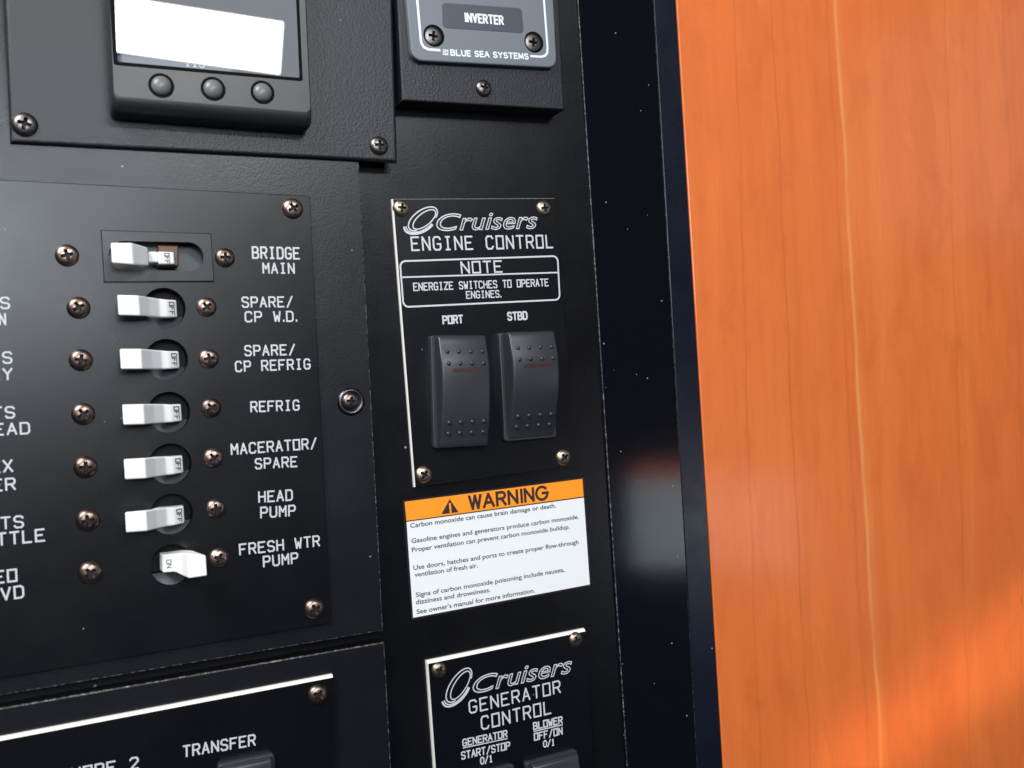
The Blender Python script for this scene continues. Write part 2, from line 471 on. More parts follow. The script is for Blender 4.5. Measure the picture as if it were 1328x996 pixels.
def ribbon(mb, pts, hw, w, closed=False, mi=0):
    pts = [V2(p) for p in pts]
    q = [pts[0]]
    for p in pts[1:]:
        if (p - q[-1]).length > 1e-5: q.append(p)
    if closed and (q[0] - q[-1]).length < 1e-5: q.pop()
    pts = q; n = len(pts)
    if n < 2: return
    if not closed:
        pts[0] = pts[0] - (pts[1] - pts[0]).normalized() * hw * .7
        pts[-1] = pts[-1] + (pts[-1] - pts[-2]).normalized() * hw * .7
    L, Rr = [], []
    for i in range(n):
        a = (pts[i] - pts[i - 1]).normalized() if (i or closed) else None
        b = (pts[(i + 1) % n] - pts[i]).normalized() if (i < n - 1 or closed) else None
        if a is None: a = b
        if b is None: b = a
        t = a + b
        if t.length < 1e-4: t = Vector((-a.y, a.x))
        t.normalize()
        nn = Vector((-t.y, t.x)); na = Vector((-a.y, a.x))
        k = hw / max(.62, nn.dot(na))
        L.append(pts[i] + nn * k); Rr.append(pts[i] - nn * k)
    verts = [(p.x, p.y, w) for p in L] + [(p.x, p.y, w) for p in Rr]
    m = n if closed else n - 1
    mb.add(verts, [(n + i, n + (i + 1) % n, (i + 1) % n, i) for i in range(m)], mi)
def strokes(mb, text, a, b, cap, w, hw, table=None, gap=2.0, space=None):
    """Stroke lettering whose baseline runs from a to b (u, v); cap = capital height in mm."""
    a, b = V2(a), V2(b)
    ex = (b - a).normalized(); ey = Vector((-ex.y, ex.x))
    x = 0; lay = []
    for i, ch in enumerate(text):
        if ch == ' ': x += (space if space is not None else 4 + gap); continue
        g = (table or {}).get(ch) or F[ch]
        lay.append((x, g))
        wd_ = max(p[0] for s in g for p in s)
        wd_ = wd_ if (table or ch == '.') else 4
        x += wd_ + gap
    total = x - gap
    sx = (b - a).length / total; sy = cap / 6.0
    k = 0
    for x0, g in lay:
        for s in g:
            pts = [a + ex * ((x0 + p[0]) * sx) + ey * (p[1] * sy) for p in s]
            cl = len(s) > 3 and (V2(s[0]) - V2(s[-1])).length < 1e-6
            runs, cur = [], [V2(pts[0])]                          # break the stroke where it doubles back sharply
            for i in range(1, len(pts)):
                cur.append(V2(pts[i]))
                if not cl and i < len(pts) - 1:
                    d0, d1 = (V2(pts[i]) - V2(pts[i - 1])).normalized(), (V2(pts[i + 1]) - V2(pts[i])).normalized()
                    if d0.dot(d1) < -.25:
                        runs.append(cur); cur = [V2(pts[i])]
            runs.append(cur)
            for rn in runs:
                ribbon(mb, rn, hw, w + 0.012 * (k % 4), cl)
                k += 1
def text_part(text, p0, p1, cap_px, w, parent, m='ink', weight=0.105, table=None, gap=2.0, space=None, name='lettering', underline=False):
    a, b = P(*p0, w), P(*p1, w)
    pxmm = (V2(p1) - V2(p0)).length / (b - a).length
    # vertical scale at that spot
    c0 = P((p0[0] + p1[0]) / 2, (p0[1] + p1[1]) / 2, w); c1 = P((p0[0] + p1[0]) / 2, (p0[1] + p1[1]) / 2 - 10, w)
    cap = cap_px * (c1 - c0).length / 10
    mb = MB()
    strokes(mb, text, a, b, cap, w + 0.06, cap * weight, table, gap, space)
    if underline:
        d = (b - a).normalized(); n = Vector((d.y, -d.x))
        ribbon(mb, [a + n * cap * .28, b + n * cap * .28], cap * weight * .8, w + 0.11)
    o_ = ((a.x + b.x) / 2, (a.y + b.y) / 2, w)
    return part(name, mb, MT[m], parent, o_)

def font_outline(text, shear=0.0, offset=0.0, fill=True):
    cu = bpy.data.curves.new('txt', 'FONT')
    cu.body = text; cu.size = 1.0; cu.shear = shear; cu.offset = offset
    cu.resolution_u = 5
    cu.fill_mode = 'BOTH' if fill else 'NONE'
    o = bpy.data.objects.new('txt', cu); COL.objects.link(o)
    bpy.context.view_layer.update()
    me = bpy.data.meshes.new_from_object(o.evaluated_get(bpy.context.evaluated_depsgraph_get()))
    bpy.data.objects.remove(o)
    return me
def font_part(text, p0, p1, cap_px, w, parent, m, name='lettering', offset=0.0):
    """Printed text (small type) laid from p0 to p1."""
    me = font_outline(text, 0.0, offset)
    xs = [v.co.x for v in me.vertices]
    x0, x1 = min(xs), max(xs)
    a, b = P(*p0, w), P(*p1, w)
    c1 = P(p0[0], p0[1] - 10, w)
    cap = cap_px * (c1 - a).length / 10
    ex = (b - a).normalized(); ey = Vector((-ex.y, ex.x))
    sx = (b - a).length / (x1 - x0); sy = cap / 0.70
    mb = MB()
    mb.add([(*(a + ex * ((v.co.x - x0) * sx) + ey * (v.co.y * sy)), w + 0.06) for v in me.vertices], [tuple(p.vertices) for p in me.polygons])
    bpy.data.meshes.remove(me)
    return part(name, mb, MT[m], parent, ((a.x + b.x) / 2, (a.y + b.y) / 2, w))
def outline_part(text, p0, p1, cap_px, w, parent, hw):
    """Slanted outlined lettering (contours only)."""
    me = font_outline(text, 0.32, 0.030, False)
    xs = [v.co.x for v in me.vertices]
    x0, x1 = min(xs), max(xs)
    a, b = P(*p0, w), P(*p1, w)
    c1 = P(p0[0], p0[1] - 10, w)
    cap = cap_px * (c1 - a).length / 10
    ex = (b - a).normalized(); ey = Vector((-ex.y, ex.x))
    sx = (b - a).length / (x1 - x0); sy = cap / 0.70
    nb = {}
    for e in me.edges:
        i, j = e.vertices
        nb.setdefault(i, []).append(j); nb.setdefault(j, []).append(i)
    seen = set(); mb = MB(); k = 0
    for st in list(nb):
        if st in seen: continue
        loop = [st]; seen.add(st); cur = st
        while True:
            nx = [j for j in nb[cur] if j not in seen]
            if not nx: break
            cur = nx[0]; seen.add(cur); loop.append(cur)
        pts = [a + ex * ((me.vertices[i].co.x - x0) * sx) + ey * (me.vertices[i].co.y * sy) for i in loop]
        if len(pts) > 3: ribbon(mb, pts, hw, w + 0.06 + 0.012 * (k % 4), True); k += 1
    bpy.data.meshes.remove(me)
    return part('lettering', mb, MT['ink'], parent, ((a.x + b.x) / 2, (a.y + b.y) / 2, w))
def emblem_part(box, tilt, w, parent, hw):
    """Two slanted crescents: a leaning ring whose stroke swells, and a second sweep under it."""
    x0, y0, x1, y1 = box
    c = P((x0 + x1) / 2, (y0 + y1) / 2, w)
    wd_ = (P(x1, (y0 + y1) / 2, w) - P(x0, (y0 + y1) / 2, w)).length
    ht = (P((x0 + x1) / 2, y0, w) - P((x0 + x1) / 2, y1, w)).length
    mb = MB()
    ca, sa = math.cos(tilt), math.sin(tilt)
    def T(x, y):
        x, y = x * wd_ / 2, y * ht / 2
        return (c.x + x * ca - y * sa, c.y + x * sa + y * ca)
    def ell(cx, cy, rx, ry, lean, a0, a1, n=44):
        out = []; cl, sl = math.cos(math.radians(lean)), math.sin(math.radians(lean))
        for k in range(n + 1):
            t = math.radians(a0 + (a1 - a0) * k / n)
            x, y = rx * math.cos(t), ry * math.sin(t)
            out.append(T(cx + x * cl - y * sl, cy + x * sl + y * cl))
        return out
    ribbon(mb, ell(.14, .14, 1.14, .56, 42, -52, 218), hw * 1.1, w + .06)
    ribbon(mb, ell(.22, .10, .94, .40, 44, 0, 360), hw, w + .075, True)
    ribbon(mb, ell(.00, .00, 1.10, .62, 40, 158, 290), hw * 1.1, w + .09)
    ribbon(mb, ell(-.08, -.13, 1.10, .66, 35, 158, 300), hw * 1.6, w + .105)
    return part('emblem', mb, MT['ink'], parent, (c.x, c.y, w))

# ------------------------------------------------------------------ screws
def screw_mesh(name, m, r=3.7, h=1.75, flat=False):
    mb = MB(); n = 40
    prof = [(r, -0.6), (r, .25), (r * .97, .55), (r * .86, h * .62), (r * .66, h * .85), (r * .40, h * .97), (r * .15, h)]
    if flat: prof = [(r, -0.4), (r, .1), (r * .96, .35), (r * .8, .5), (r * .4, .58), (r * .15, .6)]
    lv = [(circle((0, 0), q, n), w) for q, w in prof]
    rings(mb, lv)
    me = mb.mesh(name, [MT[m], MT['recess']])
    hh = .6 if flat else h
    cut = []
    for k in range(2):
        a, b_, c, d = r * .60, r * .165, r * .30, r * .09
        if k: pt, pb = [(-b_, -a), (b_, -a), (b_, a), (-b_, a)], [(-d, -c), (d, -c), (d, c), (-d, c)]
        else: pt, pb = [(-a, -b_ * 1.01), (a, -b_ * 1.01), (a, b_ * 1.01), (-a, b_ * 1.01)], [(-c, -d), (c, -d), (c, d), (-c, d)]
        q = MB()
        rings(q, [(ccw(pb), hh - 1.25), (ccw(pt), hh + .05), (ccw(pt), hh + 1)])
        cut.append(q.mesh('cut', [MT[m], MT['recess']]))
        for p in cut[-1].polygons: p.material_index = 1
    out = boolean(me, cut)
    out.name = name
    for p in out.polygons: p.use_smooth = True
    bm = bmesh.new(); bm.from_mesh(out)
    for e in bm.edges:
        if len(e.link_faces) == 2 and e.calc_face_angle(0) > .6: e.smooth = False
    bm.to_mesh(out); bm.free()
    return out
SCREW = {'bronze': screw_mesh('screw', 'screw'), 'dark': screw_mesh('screw', 'screwd'), 'brass': screw_mesh('screw', 'screwb', 3.4, 1.6),
         'flat': screw_mesh('screw', 'screwd', 3.4, flat=True)}
def screw(kind, x, y, w, parent, scale=1.0, rot=None, label=None):
    p = P(x, y, w + .8)
    o0 = org(parent)
    o = link('screw', SCREW[kind], parent, label, (p.x - o0[0], p.y - o0[1], w - o0[2]),
             random.uniform(-.7, .7) if rot is None else rot, scale)
    ORIG[o.name] = (p.x, p.y, w)
    return o

# ------------------------------------------------------------------ setting: wall, trim, wood
def struct(name, mb, m):
    o = link(name, mb.mesh(name, m))
    o['kind'] = 'structure'
    return o
gx0, gx1 = P(762, 200), P(813, 990)
g_top = gx0 + (gx0 - gx1) * 1.0; g_bot = gx1 + (gx1 - gx0) * 1.0
struct('wall', slab([(-190, -330), (g_bot.x - .35, -330), (g_top.x - .35, 330), (-190, 330)], -8, 0, .5, arris=1), [MT['wall'], MT['worn']])

def edge_u(pa, pb, v, w):
    a, b = P(*pa, w), P(*pb, w)
    return a.x + (b.x - a.x) * (v - a.y) / (b.y - a.y)
WT = 1.2                                                          # trim and wood stand a little proud of the wall
VT, VB = 330, -330
trim = thing('door_trim', 'glossy black upright trim between the switch panels and the orange wood', 'trim', (255, 0, 0))
e1 = [edge_u((762, 200), (813, 990), v, WT) for v in (VB, VT)]
e2 = [edge_u((848, 0), (905, 990), v, WT) for v in (VB, VT)]
e3 = [edge_u((877, 0), (938, 996), v, WT) for v in (VB, VT)]
part('flat_strip', slab([(e1[0], VB), (e2[0] - .12, VB), (e2[1] - .12, VT), (e1[1], VT)], -8, WT, .35, arris=1), [MT['trim'], MT['worn']], trim)
part('edge_strip', slab([(e2[0] + .12, VB), (e3[0] - .15, VB), (e3[1] - .15, VT), (e2[1] + .12, VT)], -8, WT - .25, .3), MT['edge'], trim)

def uline(pts):                                                   # u offset and slope of a straight line through two picture points
    a, b = P(*pts[0], WT), P(*pts[1], WT)
    k = (b.x - a.x) / (b.y - a.y)
    return ((a.x - 330 - k * a.y) * .001, -k)
DK = (0.36, 0.072, 0.014)
WOOD_LINES = [
    (uline([(1083, 0), (1143, 996)]), 0.0016, 0.75, (0.92, 0.47, 0.18)),
    (uline([(1086, 0), (1146, 996)]), 0.0042, 0.5, (0.74, 0.27, 0.07)),
    (uline([(952, 0), (985, 996)]), 0.0011, 0.55, DK),
    (uline([(1000, 0), (1050, 996)]), 0.0008, 0.75, DK),
    (uline([(1018, 0), (1058, 996)]), 0.0030, 0.30, DK),
    (uline([(1225, 0), (1258, 996)]), 0.0009, 0.55, DK),
    (uline([(1240, 0), (1270, 996)]), 0.0030, 0.35, (0.74, 0.25, 0.065)),
    (uline([(1300, 0), (1345, 996)]), 0.0022, 0.35, DK),
    (uline([(1072, 0), (1126, 996)]), 0.0013, 0.45, DK),
]
wood = link('wood_panel', slab([(e3[0] + .15, VB), (640, VB), (640, VT), (e3[1] + .15, VT)], -14, WT, .5).mesh('wood_panel', wood_material(), (330, 0, 0)), None, None, (330, 0, 0))
wood['label'] = 'orange varnished cherry wood panel with one pale grain line, right of the black trim'
wood['category'] = 'wood panel'

# ------------------------------------------------------------------ breaker panel
BW, PW = 6.5, 8.0                                                 # front of the board, front of the engraved plate
bp = thing('breaker_panel', 'black breaker panel with a column of seven white switch levers', 'breaker panel', (50, -40, 0))
bpo = org(bp)
ROWS = [(213, 399.7), (216, 466), (219, 534.6), (221, 601.7), (222.5, 667), (223, 732.5)]
HOLES = [P(x, y, PW) for x, y in ROWS]
HR = 7.1
cutters = [prism_mesh(circle(h, HR), -2, 9, MT['tube'], bpo) for h in HOLES]
SLOT_C = [P(161.5, 331.5, PW + 1), P(245, 332.5, PW + 1)]
SR = 5.0
def stadium(c0, c1, r, n=14):
    d = (c1 - c0).normalized(); a = math.atan2(d.y, d.x)
    out = [c1 + Vector((math.cos(a - math.pi / 2 + math.pi * k / n), math.sin(a - math.pi / 2 + math.pi * k / n))) * r for k in range(n + 1)]
    out += [c0 + Vector((math.cos(a + math.pi / 2 + math.pi * k / n), math.sin(a + math.pi / 2 + math.pi * k / n))) * r for k in range(n + 1)]
    return out
cutters.append(prism_mesh(stadium(*SLOT_C, SR + .4), -2, 12, MT['tube'], bpo))
board = boolean(slab([(-150, P(0, 200).y + 8), *[P(x, y, BW) for x, y in ((464.5, 185), (497, 818))], P(-340, 960, BW)], 0.05, BW, .45, arris=2).mesh('board', [MT['board'], MT['gap_shade'], MT['worn']], bpo), cutters)
plate = boolean(slab([P(-340, 215, PW), P(402, 254, PW), P(430, 808, PW), P(-340, 938, PW)], BW + .01, PW, .25).mesh('plate', MT['plate'], bpo), cutters)
board.name, plate.name = 'backing_board', 'engraved_plate'
bo = link('backing_board', board, bp); ORIG[bo.name] = bpo
pl = link('engraved_plate', plate, bp); ORIG[pl.name] = bpo
for me in cutters: bpy.data.meshes.remove(me)

for row in ((('BRIDGE', (328, 334.6), (388, 335.6), 14), ('MAIN', (341.5, 354), (381.5, 354.3), 12.5)),
            (('SPARE/', (314.5, 398.2), (379.5, 397.6), 12.5), ('CP W.D.', (318.5, 417.2), (384.5, 416.4), 12.5)),
            (('SPARE/', (318, 461.2), (382.5, 459.6), 12.5), ('CP REFRIG', (306, 481.8), (402, 478), 12.5)),
            (('REFRIG', (325.8, 534), (387.7, 531.5), 12.5),),
            (('MACERATOR/', (300.5, 589.3), (410.5, 581.2), 12.8), ('SPARE', (331.5, 607.8), (385, 604.8), 12.5)),
            (('HEAD', (336, 651.2), (378.8, 648.3), 13), ('PUMP', (338.5, 671.3), (382.5, 668.3), 13)),
            (('FRESH WTR', (311.3, 719.4), (414, 707.6), 13), ('PUMP', (342.2, 735), (386, 729.8), 13)),
            (('S', (1.5, 400), (12, 399.8), 14), ('IN', (-11, 421), (7, 420.8), 14)),
            (('TS', (-12, 471.2), (15, 470.6), 14), ('EY', (-12, 492.8), (15.5, 492), 14)),
            (('TS', (-9, 542.6), (18.5, 541.5), 14), ('EAD', (-7, 564.2), (38, 562), 14)),
            (('EX', (-11, 613.4), (16, 611), 14.5), ('ER', (-9, 637), (19.5, 634.5), 14.5)),
            (('NTS', (-15, 687.4), (30, 683.4), 14.5), ('OTTLE', (-20, 709), (57.5, 701), 15)),
            (('EO', (-6, 756.4), (21.5, 753.2), 15), ('VD', (2.5, 778.2), (30.5, 774.4), 15))):
    for t, a, b, cap in row:
        text_part(t, a, b, cap, PW, pl, weight=.080, gap=2.1)

def lever_mesh(prof, base, name):
    """prof: list of (u, w, vlow, vhigh) along the front from tip to shoulder; base: the same at the back."""
    mb = MB(); n = len(prof)
    verts = [(u, lo, w) for u, w, lo, hi in prof] + [(u, hi, w) for u, w, lo, hi in prof] + \
            [(u, lo, w) for u, w, lo, hi in base] + [(u, hi, w) for u, w, lo, hi in base]
    f = []
    for i in range(n - 1):
        f.append((i, i + 1, n + i + 1, n + i))                    # front
        f.append((2 * n + i, 3 * n + i, 3 * n + i + 1, 2 * n + i + 1))
        f.append((i, 2 * n + i, 2 * n + i + 1, i + 1))            # lower side
        f.append((n + i, n + i + 1, 3 * n + i + 1, 3 * n + i))    # upper side
    f.append((0, n, 3 * n, 2 * n)); f.append((n - 1, 3 * n - 1, 4 * n - 1, 2 * n - 1))
    mb.add(verts, f)
    me = mb.mesh(name, [MT['lever']])
    bm = bmesh.new(); bm.from_mesh(me)
    bmesh.ops.recalc_face_normals(bm, faces=bm.faces)
    es = [e for e in bm.edges if len(e.link_faces) == 2 and e.calc_face_angle(0) > .25]
    bmesh.ops.bevel(bm, geom=es, offset=.00045, segments=3, profile=.5, affect='EDGES')
    bm.to_mesh(me); bm.free()
    return me
def rel(x, y, w, c): q = P(x, y, w); return q.x - c.x, q.y - c.y
def prof_from(pix, c):
    out = []
    for x, yt, yb, w in pix:
        u, hi = rel(x, yt, w, c); _, lo = rel(x, yb, w, c)
        out.append((u, w - PW, lo, hi))
    return out
h0 = HOLES[0]
pf = prof_from([(151.8, 382.3, 408.8, 20), (179.5, 383, 409.4, 19.8), (193, 385.3, 410.4, 15.6), (206, 387.3, 411.3, 12.4), (216, 388.4, 411.4, 11.7), (228.5, 389.2, 411, 9.6)], h0)
back = [(pf[0][0] + .6, pf[0][1] - 2.6, pf[0][2] + .2, pf[0][3] - .2), (-7.2, 8.0, pf[1][2] + .1, pf[1][3] - .1), (-5.6, 3.0, pf[2][2], pf[2][3]), (-4.5, -1, pf[3][2], pf[3][3]),
        (0, -3.0, pf[4][2], pf[4][3]), (pf[5][0] + .4, -3.2, pf[5][2], pf[5][3])]
LEVER = lever_mesh(pf, back, 'switch_lever')
h6 = HOLES[5]
pf7 = prof_from([(209.8, 719.6, 743, 11.1), (226, 718.2, 742, 12.1), (235, 717.8, 747, 15.2), (243, 717.6, 750.5, 19), (267.2, 720.2, 747, 19.7)], h6)
back7 = [(pf7[0][0] - .4, -3.2, pf7[0][2], pf7[0][3]), (0, -3, pf7[1][2], pf7[1][3]), (4.0, -1, pf7[2][2] + .2, pf7[2][3]), (6.5, 5.0, pf7[3][2] + .2, pf7[3][3] - .1), (pf7[4][0] - .5, 9.2, pf7[4][2] + .2, pf7[4][3] - .2)]
LEVER_ON = lever_mesh(pf7, back7, 'switch_lever')

def cup_mesh():
    """Round well: a grey sloping face in its lower half, a deep black slot for the lever above."""
    mb = MB(); n = 44; r = HR - .05
    c = circle((0, 0), r, n)
    verts = [(p.x, p.y, -7.7) for p in c] + [(p.x, p.y, -.12) for p in c]
    mb.add(verts, [(n + i, n + (i + 1) % n, (i + 1) % n, i) for i in range(n)], 1)
    mb.add([(p.x, p.y, -7.7) for p in c], [tuple(range(n))], 1)
    vt = -2.9
    dz = lambda v: -1.4 - 2.4 * (v + r) / (vt + r)
    a0 = math.asin(vt / r)
    low = [((r - .02) * math.cos(math.pi - a0 + (math.pi + 2 * a0) * k / 24), (r - .02) * math.sin(math.pi - a0 + (math.pi + 2 * a0) * k / 24)) for k in range(25)]
    mb.add([(x, y, dz(y)) for x, y in low], [tuple(range(25))], 0)
    (x0, y0), (x1, y1) = low[0], low[-1]
    mb.add([(x0, y0, dz(y0)), (x1, y1, dz(y1)), (x1, y1, -7.6), (x0, y0, -7.6)], [(0, 1, 2, 3)], 1)
    return mb.mesh('breaker', [MT['body'], MT['tube']])
CUP = cup_mesh()
def off_mark(word, c, ux, uy, width, h, w, hw):
    """Tiny marking read from top to bottom, on the lever's shoulder."""
    mb = MB()
    strokes(mb, word, (ux, uy + width / 2), (ux, uy - width / 2), h, w, hw, gap=1.6)
    return mb
mo = off_mark('OFF', None, pf[4][0] + .9, (pf[4][2] + pf[4][3]) / 2, 4.3, 1.6, 0, .15)
# lay the marking on the sloping shoulder face
ua, wa, ub, wb = pf[4][0], pf[4][1], pf[5][0], pf[5][1]
mo.v = [(u, v, wa + (wb - wa) * (u - ua) / (ub - ua) + .07 + .02 * (k % 2)) for k, (u, v, w) in enumerate(mo.v)]
OFFM = mo.mesh('lettering', MT['mark'])
mo7 = off_mark('ON', None, pf7[0][0] + 1.4, (pf7[0][2] + pf7[0][3]) / 2 - .2, 2.6, 1.4, 0, .11)
ua7, wa7, ub7, wb7 = pf7[0][0], pf7[0][1], pf7[1][0], pf7[1][1]
mo7.v = [(u, v, wa7 + (wb7 - wa7) * (u - ua7) / (ub7 - ua7) + .07) for u, v, w in mo7.v]
ONM = mo7.mesh('lettering', MT['mark'])
NAMES = ['SPARE/CP W.D.', 'SPARE/CP REFRIG', 'REFRIG', 'MACERATOR/SPARE', 'HEAD PUMP', 'FRESH WTR PUMP']
for i, h in enumerate(HOLES):
    on = i == 5
    br = link('breaker', CUP, bp, None, (h.x - bpo[0], h.y - bpo[1], PW - bpo[2]))
    ORIG[br.name] = (h.x, h.y, PW)
    link('switch_lever', LEVER_ON if on else LEVER, br, ('white lever thrown to the right beside ' if on else 'white lever thrown to the left beside ') + NAMES[i], (0, 0, 0), 0.0)
    lv = br.children[0]
    link('marking', ONM if on else OFFM, br)

# main breaker with its own rectangular bezel
bz_w = PW + .9
bq = quad([(130.5, 298), (274, 302.5), (278, 365), (134.8, 366)], bz_w)
bzc = V2(((bq[0].x + bq[2].x) / 2, (bq[0].y + bq[2].y) / 2))
cut = prism_mesh(stadium(*SLOT_C, SR), -2, 12, MT['tube'], (bzc.x, bzc.y, PW))
bme = boolean(slab(bq, PW + .02, bz_w, .3).mesh('bezel', MT['bezel'], (bzc.x, bzc.y, PW)), [cut])
bpy.data.meshes.remove(cut)
mbk = link('breaker', bme, bp, 'wide main breaker in a rectangular black bezel with a long slot', (bzc.x - bpo[0], bzc.y - bpo[1], PW))
ORIG[mbk.name] = (bzc.x, bzc.y, PW)
fl = MB(); rings(fl, [(ccw(stadium(*SLOT_C, SR + .35)), -1.5), (ccw(stadium(*SLOT_C, SR + .35)), 1.6)])
part('slot_floor', fl, MT['body'], mbk)
c = bzc
pm = prof_from([(143.3, 314.5, 341, 20), (170.8, 314.8, 343, 19.5), (182, 318, 343.8, 16.4), (191.5, 321, 344.2, 13.8)], c)
pmb = [(pm[0][0] + .8, pm[0][1] - 2.6, pm[0][2] + .2, pm[0][3] - .2), (pm[1][0] + 1, 8.0, pm[1][2], pm[1][3]), (pm[2][0], 4.0, pm[2][2], pm[2][3]), (pm[3][0] - .2, 2.2, pm[3][2], pm[3][3])]
lm = link('switch_lever', lever_mesh(pm, pmb, 'switch_lever'), mbk)
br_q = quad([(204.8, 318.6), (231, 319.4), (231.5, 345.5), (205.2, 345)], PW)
part('shadow_block', slab(br_q, PW - 5, PW + 1.0, .5, 3), MT['red_shade'], mbk)  # block added to paint the reddish shadow round the shoulder
pn = prof_from([(191.7, 326.3, 340, 11.8), (204.5, 326.3, 340, 11.5)], c)
link('lever_neck', lever_mesh(pn, [(q[0], -4.5, q[2], q[3]) for q in pn], 'lever_neck'), mbk)
ps = prof_from([(204.6, 326, 342.5, 11.8), (225.5, 327, 342.5, 10.1)], c)
link('lever_shoulder', lever_mesh(ps, [(q[0], -4.5, q[2], q[3]) for q in ps], 'lever_shoulder'), mbk)
mm = off_mark('OFF', None, (ps[0][0] + ps[1][0]) / 2 - .5, (ps[0][2] + ps[0][3]) / 2, 3.4, 1.5, 0, .11)
mm.v = [(u, v, ps[0][1] + (ps[1][1] - ps[0][1]) * (u - ps[0][0]) / (ps[1][0] - ps[0][0]) + .08) for u, v, w in mm.v]
link('marking', mm.mesh('lettering', MT['mark']), mbk)

for x, y in ((87, 331), (102, 399), (105, 467), (108, 537), (111, 606), (114, 675), (117, 743)):
    screw('bronze', x, y, PW, bp, 1.0)
for x, y in ((292, 334), (268, 398), (271, 465), (274, 529), (277, 594), (280, 660), (284, 724)):
    screw('bronze', x, y, PW, bp, .93)
screw('bronze', 380, 270, PW, bp, 1.02); screw('bronze', 408, 790, PW, bp, 1.0)
# cup washer with its screw on the board's free edge
p = P(455, 521, BW)
wm = MB(); n = 40
rings(wm, [(circle(p, 5.2), BW - .3), (circle(p, 5.2), BW + .3), (circle(p, 4.7), BW + .9), (circle(p, 4.0), BW + 1.1), (circle(p, 3.4), BW + .5)])
part('cup_washer', wm, MT['steel'], bp, (p.x, p.y, BW), smooth=True)
screw('bronze', 455, 520.5, BW + .5, bp, .92)

# ------------------------------------------------------------------ transfer panel below it
tpo = (40, -150, 0)
tp = thing('transfer_panel', 'black lower panel with a bright white plate edge and the word TRANSFER', 'switch panel', tpo)
part('backing_board', slab([P(-340, 977, BW), P(498.5, 832.5, BW), P(513, 1100, BW), P(-340, 1290, BW)], 0.05, BW, .45, side=1, arris=2), [MT['board'], MT['gap_shade'], MT['worn']], tp)
def cored(pts, w0, w1, top):
    """Two-ply plate: black face, white core showing on its cut edges; the upper edge is cut at a slant."""
    poly = ccw(pts); n = len(poly)
    ds = []
    for i in range(n):
        e = (poly[(i + 1) % n] - poly[i]).normalized()
        ds.append(top if e.x < -.7 else (.4 if e.y < -.7 else .12))
    mb = MB()
    h = (w1 - w0)
    rings(mb, [(poly, w0), (poly, w1 - h * .45), (inset(poly, ds), w1)], 0, 1)
    return mb
TW = BW + 2.4
tpp = part('engraved_plate', cored([P(-340, 1022, TW), P(432, 875.5, TW), P(438, 1100, TW), P(-340, 1290, TW)], BW + .01, TW, .85), [MT['plate'], MT['core']], tp)
text_part('TRANSFER', (238, 981.5), (330.5, 966), 13.5, TW, tpp, weight=.080)
text_part('SHORE 2', (78, 1014.5), (179, 996), 14.5, TW, tpp, weight=.080)
screw('bronze', 412.5, 901.5, TW, tp, 1.0, label=None)

